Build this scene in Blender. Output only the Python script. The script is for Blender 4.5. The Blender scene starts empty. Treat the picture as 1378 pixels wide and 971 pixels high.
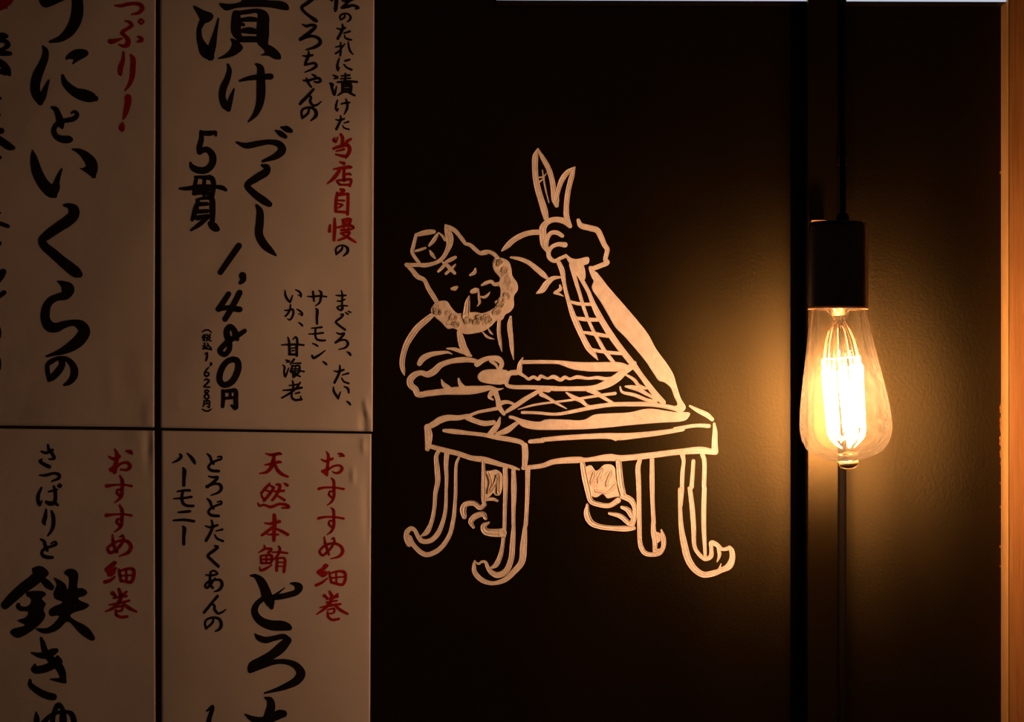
import bpy, bmesh, math, random
from mathutils import Vector, Matrix
from mathutils.geometry import tessellate_polygon

random.seed(7)
scn = bpy.context.scene
C = scn.collection

# ------------------------------------------------------------------ frame geometry
W, H = 1378, 971
D = 4.00            # camera distance from the wall (m)
K = 0.00054         # metres per photograph pixel on the wall plane
EYE = 1.45          # height of the optical axis above the floor
CX, CY = 689.0, 720.0   # foot of the optical axis: the picture is the upper part of a level view

def P(px, py, h=0.0):
    """the point at distance h in front of the wall seen at photograph pixel px, py"""
    s = K * (D - h) / D
    return Vector(((px - CX) * s, -h, EYE - (py - CY) * s))

# ------------------------------------------------------------------ camera
cam_d = bpy.data.cameras.new('camera')
cam = bpy.data.objects.new('camera', cam_d)
C.objects.link(cam)
cam.location = (0, -D, EYE)
cam.rotation_euler = (math.pi / 2, 0, 0)
cam_d.sensor_width = 36.0
cam_d.lens = 36.0 * D / (W * K)
cam_d.shift_y = (CY - H / 2) / W
cam_d.clip_start = 0.05
cam_d.clip_end = 50
scn.camera = cam

# ------------------------------------------------------------------ world, exposure
world = bpy.data.worlds.new('world')
scn.world = world
world.use_nodes = True
bgn = world.node_tree.nodes['Background']
bgn.inputs[0].default_value = (1.0, 0.50, 0.30, 1)
bgn.inputs[1].default_value = 0.055
FILAMENT = 420.0                       # radiance of the lamp's filaments
LAMP_COL = (1.0, 0.485, 0.255)
vs = scn.view_settings
vs.view_transform = 'Standard'
vs.look = 'None'
vs.gamma = 1.0
vs.use_curve_mapping = False
vs.exposure = 0.0
scn.cycles.transparent_max_bounces = 24
scn.cycles.max_bounces = 10
scn.cycles.caustics_reflective = False
scn.cycles.caustics_refractive = False

# ------------------------------------------------------------------ materials
def nt(name):
    m = bpy.data.materials.new(name)
    m.use_nodes = True
    n = m.node_tree
    b = n.nodes['Principled BSDF']
    return m, n, b

def link(n, a, b):
    n.links.new(a, b)

def add_noise(n, scale, detail=4, stretch=None, rough=0.55):
    tc = n.nodes.new('ShaderNodeTexCoord')
    mp = n.nodes.new('ShaderNodeMapping')
    link(n, tc.outputs['Object'], mp.inputs['Vector'])
    if stretch:
        mp.inputs['Scale'].default_value = stretch
    t = n.nodes.new('ShaderNodeTexNoise')
    t.inputs['Scale'].default_value = scale
    t.inputs['Detail'].default_value = detail
    t.inputs['Roughness'].default_value = rough
    link(n, mp.outputs[0], t.inputs['Vector'])
    return t

def ramp(n, src, c0, c1, p0=0.3, p1=0.7):
    r = n.nodes.new('ShaderNodeValToRGB')
    r.color_ramp.elements[0].position = p0
    r.color_ramp.elements[1].position = p1
    r.color_ramp.elements[0].color = (*c0, 1)
    r.color_ramp.elements[1].color = (*c1, 1)
    link(n, src, r.inputs[0])
    return r

def add_bump(n, b, src, strength, dist):
    bp = n.nodes.new('ShaderNodeBump')
    bp.inputs['Strength'].default_value = strength
    bp.inputs['Distance'].default_value = dist
    link(n, src, bp.inputs['Height'])
    link(n, bp.outputs[0], b.inputs['Normal'])
    return bp

def mat_satin(name, c0, c1, rough, refl, bump):
    """dark satin paint: matt brown-black body under a soft warm sheen"""
    m = bpy.data.materials.new(name); m.use_nodes = True
    n = m.node_tree
    n.nodes.clear()
    t = add_noise(n, 9, 3)
    r = ramp(n, t.outputs['Fac'], c0, c1)
    df = n.nodes.new('ShaderNodeBsdfDiffuse'); link(n, r.outputs[0], df.inputs[0])
    gl = n.nodes.new('ShaderNodeBsdfAnisotropic'); gl.distribution = 'BECKMANN'
    gl.inputs[0].default_value = (refl, refl * 0.80, refl * 0.33, 1)  # sheen tinted orange-brown to match the lamp halo's colour and dark falloff
    gl.inputs['Roughness'].default_value = rough
    fr = n.nodes.new('ShaderNodeFresnel'); fr.inputs[0].default_value = 1.5
    mix = n.nodes.new('ShaderNodeMixShader')
    link(n, fr.outputs[0], mix.inputs[0]); link(n, df.outputs[0], mix.inputs[1]); link(n, gl.outputs[0], mix.inputs[2])
    f = add_noise(n, 420, 3)
    bp = n.nodes.new('ShaderNodeBump')
    bp.inputs['Strength'].default_value = bump
    bp.inputs['Distance'].default_value = 0.0006
    link(n, f.outputs['Fac'], bp.inputs['Height'])
    link(n, bp.outputs[0], df.inputs['Normal']); link(n, bp.outputs[0], gl.inputs['Normal'])
    o = n.nodes.new('ShaderNodeOutputMaterial')
    link(n, mix.outputs[0], o.inputs['Surface'])
    return m

def mat_plain(name, col, rough=0.6, spec=0.4, metal=0.0, bump=None):
    m, n, b = nt(name)
    t = add_noise(n, 60, 3)
    r = ramp(n, t.outputs['Fac'], [c * 0.88 for c in col], [min(1, c * 1.1) for c in col])
    link(n, r.outputs[0], b.inputs['Base Color'])
    b.inputs['Roughness'].default_value = rough
    b.inputs['Specular IOR Level'].default_value = spec
    b.inputs['Metallic'].default_value = metal
    if bump:
        f = add_noise(n, bump[0], 4, bump[3] if len(bump) > 3 else None)
        add_bump(n, b, f.outputs['Fac'], bump[1], bump[2])
    return m

def mat_wood():
    m, n, b = nt('orange_brown_wood')
    g = add_noise(n, 90, 5, (6.0, 6.0, 0.22), 0.65)
    g2 = add_noise(n, 30, 3, (3.0, 3.0, 0.12))
    mx = n.nodes.new('ShaderNodeMath'); mx.operation = 'ADD'
    m2 = n.nodes.new('ShaderNodeMath'); m2.operation = 'MULTIPLY'; m2.inputs[1].default_value = 0.5
    link(n, g.outputs['Fac'], mx.inputs[0]); link(n, g2.outputs['Fac'], mx.inputs[1])
    link(n, mx.outputs[0], m2.inputs[0])
    r = ramp(n, m2.outputs[0], WOOD_A, WOOD_B, 0.36, 0.66)
    link(n, r.outputs[0], b.inputs['Base Color'])
    b.inputs['Roughness'].default_value = 0.5
    b.inputs['Specular IOR Level'].default_value = 0.3
    add_bump(n, b, g.outputs['Fac'], 0.5, 0.0006)
    return m
WOOD_A = (0.245, 0.105, 0.022)
WOOD_B = (0.40, 0.20, 0.055)

def mat_paper():
    m, n, b = nt('poster_paper')
    t = add_noise(n, 14, 4)
    r = ramp(n, t.outputs['Fac'], (0.470, 0.455, 0.420), (0.540, 0.525, 0.485))
    link(n, r.outputs[0], b.inputs['Base Color'])
    b.inputs['Roughness'].default_value = 0.62
    b.inputs['Specular IOR Level'].default_value = 0.25
    f = add_noise(n, 26, 3)
    add_bump(n, b, f.outputs['Fac'], 0.35, 0.003)
    return m

def mat_paint():
    m, n, b = nt('cream_marker_paint')
    t = add_noise(n, 160, 4)
    r = ramp(n, t.outputs['Fac'], (0.66, 0.61, 0.52), (0.82, 0.77, 0.68))
    link(n, r.outputs[0], b.inputs['Base Color'])
    b.inputs['Roughness'].default_value = 0.55
    b.inputs['Specular IOR Level'].default_value = 0.35
    f = add_noise(n, 500, 4)
    add_bump(n, b, f.outputs['Fac'], 0.6, 0.0006)
    return m

def mat_emit(name, col, strength):
    m = bpy.data.materials.new(name); m.use_nodes = True
    n = m.node_tree
    n.nodes.clear()
    e = n.nodes.new('ShaderNodeEmission')
    e.inputs[0].default_value = (*col, 1); e.inputs[1].default_value = strength
    o = n.nodes.new('ShaderNodeOutputMaterial')
    link(n, e.outputs[0], o.inputs['Surface'])
    return m

def mat_glass(name, tint, haze, edge=0.9, hazecol=(1.0, 0.95, 0.62)):
    """thin clear bulb glass: straight transmission, mirror-like rim and a translucent yellow haze added for the filament glow"""
    m = bpy.data.materials.new(name); m.use_nodes = True
    n = m.node_tree
    n.nodes.clear()
    tr = n.nodes.new('ShaderNodeBsdfTransparent')
    lw = n.nodes.new('ShaderNodeLayerWeight'); lw.inputs['Blend'].default_value = 0.22
    cr = ramp(n, lw.outputs['Facing'], tint, [t * edge for t in tint], 0.5, 1.0)
    link(n, cr.outputs[0], tr.inputs[0])
    gl = n.nodes.new('ShaderNodeBsdfGlossy'); gl.inputs['Roughness'].default_value = 0.06
    gl.inputs[0].default_value = (1, 0.92, 0.72, 1)
    fr = n.nodes.new('ShaderNodeFresnel'); fr.inputs[0].default_value = 1.45
    mp = n.nodes.new('ShaderNodeMath'); mp.operation = 'MULTIPLY'; mp.inputs[1].default_value = 0.6
    link(n, fr.outputs[0], mp.inputs[0])
    mix = n.nodes.new('ShaderNodeMixShader')
    link(n, mp.outputs[0], mix.inputs[0]); link(n, tr.outputs[0], mix.inputs[1]); link(n, gl.outputs[0], mix.inputs[2])
    tl = n.nodes.new('ShaderNodeBsdfTranslucent'); tl.inputs[0].default_value = (*hazecol, 1)
    t = add_noise(n, 300, 5)
    hz = n.nodes.new('ShaderNodeMapRange')
    hz.inputs['From Min'].default_value = 0.35; hz.inputs['From Max'].default_value = 0.75
    hz.inputs['To Min'].default_value = haze * 0.6; hz.inputs['To Max'].default_value = haze * 1.6
    link(n, t.outputs['Fac'], hz.inputs['Value'])
    mix2 = n.nodes.new('ShaderNodeMixShader')
    link(n, hz.outputs[0], mix2.inputs[0]); link(n, mix.outputs[0], mix2.inputs[1]); link(n, tl.outputs[0], mix2.inputs[2])
    o = n.nodes.new('ShaderNodeOutputMaterial')
    link(n, mix2.outputs[0], o.inputs['Surface'])
    return m

M_WALL = mat_satin('black_wall_paint', (0.0030, 0.0018, 0.0005), (0.0046, 0.0027, 0.0007), 0.45, 0.78, 0.22)
M_POST = mat_satin('black_post_paint', (0.0050, 0.0030, 0.0008), (0.0064, 0.0038, 0.0012), 0.40, 0.80, 0.10)
M_WOOD = mat_wood()
M_LAMPLIT_EDGE = mat_plain('wood_lightened_for_lamp', (0.50, 0.31, 0.10), 0.5, 0.3, bump=(90, 0.3, 0.0004, (6, 6, .22)))  # same post, wood colour raised to show lamplight on its left face
M_PAPER = mat_paper()
M_INK = mat_plain('black_ink', (0.006, 0.0055, 0.006), 0.75, 0.15)
M_RED = mat_plain('red_ink', (0.300, 0.006, 0.004), 0.7, 0.15)
M_PAINT = mat_paint()
M_SOCKET = mat_plain('black_socket_metal', (0.005, 0.004, 0.0035), 0.36, 0.35)
M_RUBBER = mat_plain('black_cable_rubber', (0.004, 0.003, 0.002), 0.8, 0.06)
M_DARK_BAND = mat_plain('near_black_band', (0.0012, 0.0010, 0.0008), 1.0, 0.0)
M_BRASS = mat_plain('brass_plate', (0.75, 0.42, 0.20), 0.45, 0.5)
M_CAP = mat_plain('brass_cap', (0.80, 0.62, 0.35), 0.35, 0.5, 0.6)
M_WIRE = mat_plain('support_wire', (0.85, 0.62, 0.35), 0.35, 0.5, 0.3)
M_CHIP = mat_plain('bare_board', (0.55, 0.27, 0.11), 0.8, 0.2)
M_CEIL = mat_plain('dark_ceiling_paint', (0.02, 0.018, 0.016), 0.7, 0.3)
M_FLOOR = mat_plain('dark_floor', (0.03, 0.022, 0.016), 0.6, 0.3)
M_FIL = mat_emit('glowing_filament', LAMP_COL, FILAMENT)
M_STRIP = mat_emit('cool_white_strip', (0.50, 0.54, 0.66), 1.0)
M_GLASS = mat_glass('bulb_glass', (1.0, 0.965, 0.88), 0.012)
M_STEM = mat_glass('stem_glass', (1.0, 0.97, 0.92), 0.03)

# ------------------------------------------------------------------ helpers
def me_obj(name, verts, faces, mat, parent=None, smooth=False):
    me = bpy.data.meshes.new(name)
    me.from_pydata([tuple(v) for v in verts], [], faces)
    me.materials.append(mat)
    if smooth:
        for p in me.polygons:
            p.use_smooth = True
    me.update()
    o = bpy.data.objects.new(name, me)
    C.objects.link(o)
    if parent:
        kid(o, parent)
    return o

def empty(name, loc, label, cat, group=None):
    o = bpy.data.objects.new(name, None)
    o.empty_display_size = 0.03
    C.objects.link(o)
    o.location = loc
    o['label'] = label; o['category'] = cat
    if group: o['group'] = group
    return o

def kid(o, parent):
    """parent o (built in world coordinates) without moving it"""
    o.parent = parent
    if parent.type == 'EMPTY':
        o.matrix_parent_inverse = Matrix.Translation(-parent.location)
    return o

def bm_obj(name, bm, mat, parent=None, smooth=False):
    me = bpy.data.meshes.new(name)
    bm.normal_update()
    bm.to_mesh(me); bm.free()
    me.materials.append(mat)
    if smooth:
        for p in me.polygons: p.use_smooth = True
    o = bpy.data.objects.new(name, me)
    C.objects.link(o)
    if parent: kid(o, parent)
    return o

def box(name, a, b, mat, parent=None, bevel=0.0, seg=2):
    bm = bmesh.new()
    x0, y0, z0 = [min(a[i], b[i]) for i in range(3)]
    x1, y1, z1 = [max(a[i], b[i]) for i in range(3)]
    vs_ = [bm.verts.new(v) for v in ((x0,y0,z0),(x1,y0,z0),(x1,y1,z0),(x0,y1,z0),(x0,y0,z1),(x1,y0,z1),(x1,y1,z1),(x0,y1,z1))]
    for f in ((0,3,2,1),(4,5,6,7),(0,1,5,4),(1,2,6,5),(2,3,7,6),(3,0,4,7)):
        bm.faces.new([vs_[i] for i in f])
    if bevel:
        bmesh.ops.bevel(bm, geom=bm.edges[:], offset=bevel, segments=seg, affect='EDGES', profile=0.5)
    return bm_obj(name, bm, mat, parent)

def lathe(name, prof, origin, axis, mat, parent=None, n=48, smooth=True, sharp=None):
    """prof: list of (radius, distance along axis)"""
    axis = Vector(axis).normalized()
    u = axis.orthogonal().normalized(); v = axis.cross(u)
    verts, faces = [], []
    rings = []
    for r, t in prof:
        if r < 1e-6:
            rings.append([len(verts)]); verts.append(origin + axis * t)
        else:
            rings.append(list(range(len(verts), len(verts) + n)))
            for i in range(n):
                a = 2 * math.pi * i / n
                verts.append(origin + axis * t + (u * math.cos(a) + v * math.sin(a)) * r)
    for A, B in zip(rings, rings[1:]):
        if len(A) == 1 and len(B) == 1: continue
        for i in range(n):
            j = (i + 1) % n
            if len(A) == 1: faces.append((A[0], B[j], B[i]))
            elif len(B) == 1: faces.append((A[i], A[j], B[0]))
            else: faces.append((A[i], A[j], B[j], B[i]))
    o = me_obj(name, verts, faces, mat, None, smooth)
    if parent: kid(o, parent)
    return o

def tube(name, pts, r, mat, parent=None, n=10, cap=True):
    pts = [Vector(p) for p in pts]
    rs = r if isinstance(r, (list, tuple)) else [r] * len(pts)
    verts, faces = [], []
    prev = None
    for i, p in enumerate(pts):
        t = (pts[min(i + 1, len(pts) - 1)] - pts[max(i - 1, 0)]).normalized()
        if prev is None: u = t.orthogonal().normalized()
        else:
            u = (prev - t * prev.dot(t)).normalized()
        prev = u
        v = t.cross(u)
        for k in range(n):
            a = 2 * math.pi * k / n
            verts.append(p + (u * math.cos(a) + v * math.sin(a)) * rs[i])
    for i in range(len(pts) - 1):
        for k in range(n):
            j = (k + 1) % n
            faces.append((i*n + k, i*n + j, (i+1)*n + j, (i+1)*n + k))
    if cap:
        faces.append(tuple(range(n - 1, -1, -1)))
        faces.append(tuple(range((len(pts)-1)*n, len(pts)*n)))
    o = me_obj(name, verts, faces, mat, None, True)
    if parent: kid(o, parent)
    return o

# ------------------------------------------------------------------ setting
WL, WR = P(-420, 0).x, P(1346.5, 0).x
TOPZ = 2.20
def struct(o):
    o['kind'] = 'structure'
    return o
wall = struct(box('wall_back', (WL, 0, 0), (WR, 0.02, TOPZ), M_WALL))
struct(box('wall_back', (WR, 0.004, 0), (1.1, 0.02, TOPZ), M_WALL))
struct(box('floor', (WL, -4.6, -0.02), (1.1, 0.02, 0), M_FLOOR))
struct(box('ceiling', (WL, -1.0, TOPZ), (1.1, 0.02, TOPZ + 0.02), M_CEIL))

# little chips along the panel's right edge where the paint has come off
def chip(y0, y1, w):
    x1 = 1346.5
    pts = []
    n = 5
    for i in range(n + 1):
        pts.append((x1 - w * random.uniform(0.25, 1) * (0 if i in (0, n) else 1) - 0.15, y0 + (y1 - y0) * i / n))
    verts = [P(a, b, 0.0003) for a, b in pts] + [P(x1, y1, 0.0003), P(x1, y0, 0.0003)]
    o = me_obj('paint_chip', verts, [tuple(range(len(verts)))[::-1]], M_CHIP)
    kid(o, wall)
for y0, y1, w in ((543, 556, 1.6), (560, 582, 1.3), (586, 600, 1.8), (604, 616, 1.0), (620, 626, .8), (648, 652, 1.5),
                  (680, 683, 1.2), (733, 737, 1.6), (760, 763, 1.4), (230, 234, 1.2), (700, 702, .8)):
    chip(y0, y1, w)

# wooden strip at the right of the panel: a chamfered left face and a wider board
WH = 0.045
xa, xb = P(1356.5, 0, WH).x, P(1480, 0, WH).x
wf = empty('wooden_post', (xa, 0, 0), 'vertical orange wooden post at the right edge of the black wall', 'post')
bm = bmesh.new()
# chamfered left face: its slanting face looks towards the lamp
x0w = P(1349.0, 0, 0.012).x
prof = [(x0w, 0.0), (x0w, -0.012), (xa, -WH), (xa + 0.0004, -WH), (xa + 0.0004, 0.0)]
lo = [bm.verts.new((x, y, 0)) for x, y in prof]
hi = [bm.verts.new((x, y, TOPZ)) for x, y in prof]
for i in range(len(prof)):
    j = (i + 1) % len(prof)
    bm.faces.new((lo[i], lo[j], hi[j], hi[i]))
bm.faces.new(lo[::-1]); bm.faces.new(hi)
bmesh.ops.recalc_face_normals(bm, faces=bm.faces[:])
bm_obj('left_chamfer', bm, M_LAMPLIT_EDGE, wf)
box('board', (xa + 0.0007, 0, 0), (xb, -WH + 0.0006, TOPZ), M_WOOD, wf, 0.0004)

# ------------------------------------------------------------------ black post behind the lamp with its cable
HP = 0.050
bp = empty('square_post', (P(1113, 0, HP).x, 0, 0), 'slim square black post on the wall right behind the light bulb', 'post')
box('shaft', (P(1087, 0, HP).x, 0, 0), (P(1139, 0, HP).x, -HP, TOPZ), M_POST, bp, 0.0004, 2)
box('dark_side_band', (P(1064.5, 0, 0).x, 0, 0), (P(1087, 0, HP).x, -0.004, TOPZ), M_DARK_BAND, bp, 0.0003)  # flat near-black band along the left of the post
box('shelf_plate', (P(1090, 0, HP).x, -HP, P(0, 297.0, HP + .03).z), (P(1112.5, 0, HP + .03).x, -HP - 0.020, P(0, 296.0, HP + .03).z + 0.0006), M_BRASS, bp, 0.0002)
cb = empty('wall_cable', (P(1133.3, 0, HP).x, -HP, 0.2), 'thin black cable running straight down the post under the light bulb', 'cable')
RC = 6.0 * K
tube('cable_run', [(P(1133.3, 0, HP + RC).x, -HP - RC * .95, z) for z in (0.0, 0.6, 1.2, 1.55, 1.75, 2.0, TOPZ)], RC * 0.93, M_RUBBER, cb, 16)
for z in (1.215, 1.715):
    box('cable_clip', (P(1126, 0, HP).x, -HP, z), (P(1140, 0, HP).x, -HP - RC * 2.1, z + 0.007), M_RUBBER, cb, 0.0008)

# ------------------------------------------------------------------ cool light strip at the very top
ls = empty('light_strip', P(960, -8, 0), 'thin cool white light strip along the top edge above the black wall', 'light')
def slanted_bar(name, ends, y0, y1, h, mat):
    vv = []
    for px, py in ends:
        a = P(px, py, -y0)
        for yy, dz in ((y0, 0), (y0, h), (y1, h), (y1, 0)):
            vv.append(Vector((a.x, yy, a.z + dz)))
    ff = [(0, 1, 2, 3), (7, 6, 5, 4)] + [(k, 4 + k, 4 + (k + 1) % 4, (k + 1) % 4) for k in range(4)]
    return kid(me_obj(name, vv, ff, mat), ls)
slanted_bar('diffuser', ((668, 0.05), (1400, 2.65)), -0.0330, -0.0325, 0.010, M_STRIP)
slanted_bar('housing', ((668, 0.05), (1400, 2.65)), -0.0324, 0.0, 0.0115, M_SOCKET)
slanted_bar('bottom_lip', ((668, 0.85), (1400, 3.45)), -0.0332, -0.0, 0.0004, M_SOCKET)
slanted_bar('top_lip', ((668, -18.5), (1400, -15.9)), -0.0332, -0.0324, 0.001, M_SOCKET)

# ------------------------------------------------------------------ pendant lamp
HB = 0.160
kb = K * (D - HB) / D
lamp = empty('pendant_light', P(1129, 297, HB), 'bare glass filament bulb glowing in a black cylindrical socket on a hanging cord', 'lamp')
ax0 = P(1127.6, 415, HB); tip = P(1142.4, 630.5, HB)
axis = (tip - ax0).normalized()
down = (P(1127.8, 415, HB) - P(1128.2, 297, HB)).normalized()
st = P(1128.2, 298.0, HB)
L = 117 * kb
R = 40.2 * kb
sock = lathe('socket', [(0, 0.0006), (R*0.2, 0.0004), (R*0.80, 0.0), (R*0.92, 0.0004), (R*0.97, 0.0015), (R, 0.004), (R*1.005, L*0.5), (R*1.01, L - 0.0006), (R*1.0, L),
       (R*0.95, L), (R*0.94, L-0.0015), (R*0.93, L - 0.020), (0, L - 0.021)], st, down, M_SOCKET, lamp, 64)
lathe('socket_rim', [(R*0.955, L-0.0012), (R*1.012, L-0.0010), (R*1.012, L+0.0004), (R*0.955, L+0.0004), (R*0.955, L-0.0012)], st, down, M_BRASS, sock, 64, False)
lathe('cord_grip', [(0, -0.005), (0.0034, -0.005), (0.0042, -0.0035), (0.0046, 0.0), (0, 0.001)], P(1134, 297, HB), down, M_RUBBER, sock, 24)
cp = [P(1134, 297, HB)]
for y, x in ((270, 1134.2), (200, 1133.8), (120, 1132.6), (60, 1132), (-20, 1132)):
    cp.append(P(x, y, HB))
cp.append(Vector((cp[-1].x, cp[-1].y, TOPZ)))
tube('cord', cp, 0.0021, M_RUBBER, lamp, 12)

# bulb
T = lambda py: (py - 415) / (630.5 - 415) * (tip - ax0).length
gp = [(33, 400), (37.6, 414), (40, 430), (43.6, 452), (48, 478), (52.6, 502), (57, 527), (60.4, 548), (62.2, 566), (62.4, 576), (60.6, 588),
      (55.5, 600), (46.5, 609.5), (35, 615.5), (22, 619), (15, 620.5), (14.2, 623), (14, 625), (11.5, 628), (7, 630.3), (0, 631)]
bulb = lathe('glass_bulb', [(r * kb, T(y)) for r, y in gp], ax0, axis, M_GLASS, lamp, 72)
# faceted seal at the bottom tip
random.seed(3)
tipo = lathe('glass_tip', [(13.2*kb, T(621)), (13.6*kb, T(624)), (10.5*kb, T(627.3)), (5*kb, T(629.8)), (0, T(630.2))], ax0, axis, M_CAP, bulb, 11, False)
# stem
lathe('glass_stem', [(30*kb, T(412)), (16*kb, T(420)), (10*kb, T(430)), (8.5*kb, T(452)), (8*kb, T(466)), (11*kb, T(474)), (8*kb, T(482)), (5*kb, T(490)), (3*kb, T(560)), (0, T(566))],
      ax0, axis, M_STEM, bulb, 32)
lathe('screw_cap', [(0, T(408)), (12*kb, T(408)), (12*kb, T(415)), (10*kb, T(418)), (9*kb, T(424)), (0, T(424))], ax0, axis, M_CAP, bulb, 32)
u = axis.cross(Vector((0, 1, 0))).normalized(); v = axis.cross(u).normalized()
def bpnt(ang, r, py):
    return ax0 + axis * T(py) + (u * math.cos(ang) + v * math.sin(ang)) * r * kb
NF = 10
for i in range(NF):
    a = 2 * math.pi * (i + 0.35) / NF
    a2 = a + 0.10
    top = bpnt(a, 26.0, 493 + 5 * (i % 2)); bot = bpnt(a2, 24, 582 - 6 * (i % 2))
    f = tube('filament', [top, (top + bot) / 2, bot], 2.5 * kb, M_FIL, bulb, 8)
    # supporting wires from the stem to both filament ends
    w1 = [bpnt(a, 8, 432 + 3 * (i % 3)), bpnt(a, 15, 444), bpnt(a, 20, 458), bpnt(a, 23, 474), top]
    tube('support_wire', w1, 0.75 * kb, M_WIRE, bulb, 6)
    w2 = [bot, bpnt(a2, 17, 590), bpnt(a2, 8, 592), bpnt(a2, 3, 586)]
    tube('support_wire', w2, 0.75 * kb, M_WIRE, bulb, 6)
ring = [bpnt(2 * math.pi * k / 28, 26, 481) for k in range(29)]
tube('support_ring', ring, 0.8 * kb, M_WIRE, bulb, 6, False)

# ------------------------------------------------------------------ brush strokes
TILES = {
 'A1': (0, 0, 6.469), 'A2': (0, 130, 6.469), 'A3': (0, 260, 6.469), 'A4': (0, 380, 6.469), 'A5': (0, 560, 6.469), 'A6': (0, 690, 6.469), 'A7': (0, 821, 6.469),
 'B1': (240, 0, 5.712), 'B2': (240, 160, 5.712), 'B3': (240, 320, 8.09), 'B4': (260, 430, 7.469), 'B5': (390, 0, 8.09), 'B6': (390, 110, 8.09),
 'B7': (390, 220, 7.469), 'B8': (330, 160, 4.855), 'L1': (0, 0, 8.09), 'L2': (0, 110, 4.425), 'L3': (0, 320, 4.425),
 'C1': (370, 380, 10.79), 'C2': (370, 460, 9.71), 'C3': (220, 595, 6.936), 'C4': (220, 720, 6.936), 'C5': (335, 600, 9.503), 'C6': (335, 690, 9.503),
 'C7': (320, 760, 8.094), 'C8': (260, 860, 7.656),
 'D2': (660, 190, 6.89), 'D3': (530, 330, 6.89), 'D4': (730, 330, 6.89), 'D5': (530, 460, 6.89), 'D6': (730, 460, 6.89),
 'E1': (530, 590, 6.89), 'E2': (730, 590, 6.89), 'E3': (850, 520, 6.89), 'E4': (580, 680, 6.89), 'E5': (820, 680, 6.89),
 'H1': (670, 280, 8.094), 'H2': (535, 295, 10.79), 'H3': (680, 470, 8.094), 'O': (535, 600, 2.932),
}

def catmull(pts, sub, closed=False):
    n = len(pts)
    if n < 3 and not closed:
        out = []
        for i in range(n - 1):
            for k in range(sub):
                t = k / sub
                out.append(tuple(pts[i][c] * (1 - t) + pts[i+1][c] * t for c in range(len(pts[0]))))
        out.append(tuple(pts[-1]))
        return out
    out = []
    m = n if closed else n - 1
    for i in range(m):
        if closed:
            p0, p1, p2, p3 = pts[(i-1) % n], pts[i], pts[(i+1) % n], pts[(i+2) % n]
        else:
            p0, p1, p2, p3 = pts[max(i-1, 0)], pts[i], pts[i+1], pts[min(i+2, n-1)]
        # centripetal parametrisation keeps thin brush tips free of loops
        def dist(a, b): return max(1e-3, math.hypot(a[0]-b[0], a[1]-b[1])) ** 0.5
        d1, d2, d3 = dist(p0, p1), dist(p1, p2), dist(p2, p3)
        for k in range(sub):
            t = k / sub
            q = []
            for c in range(len(p1)):
                m1 = (p2[c]-p1[c]); m2 = m1
                if not (p0 is p1): m1 = d2 * ((p1[c]-p0[c]) / d1 - (p2[c]-p0[c]) / (d1+d2) + (p2[c]-p1[c]) / d2)
                if not (p3 is p2): m2 = d2 * ((p2[c]-p1[c]) / d2 - (p3[c]-p1[c]) / (d2+d3) + (p3[c]-p2[c]) / d3)
                t2, t3 = t*t, t*t*t
                q.append((2*t3-3*t2+1)*p1[c] + (t3-2*t2+t)*m1 + (-2*t3+3*t2)*p2[c] + (t3-t2)*m2)
            out.append(tuple(q))
    if not closed: out.append(tuple(pts[-1]))
    return out

def parse(tile, text):
    """-> list of ('S', [(px,py,w)...]) strokes and ('P', [(px,py)...]) blots, in photograph pixels"""
    res = []
    x0, y0, s = TILES[tile]
    dx = dy = 0
    for part in text.split(';'):
        part = part.strip()
        if not part: continue
        if part[0] == '@':
            t = part[1:].split()
            x0, y0, s = TILES[t[0]]
            dx, dy = (float(t[1]), float(t[2])) if len(t) > 2 else (0, 0)
            continue
        poly = part[0] == 'P'
        if poly: part = part[1:]
        pts = []; w = 20.0
        for tok in part.split():
            v_ = [float(q) for q in tok.split(',')]
            if len(v_) > 2: w = v_[2]
            if poly: pts.append((x0 + (v_[0] + dx) / s, y0 + (v_[1] + dy) / s))
            else: pts.append((x0 + (v_[0] + dx) / s, y0 + (v_[1] + dy) / s, w / s))
        res.append(('P' if poly else 'S', pts))
    return res

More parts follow.
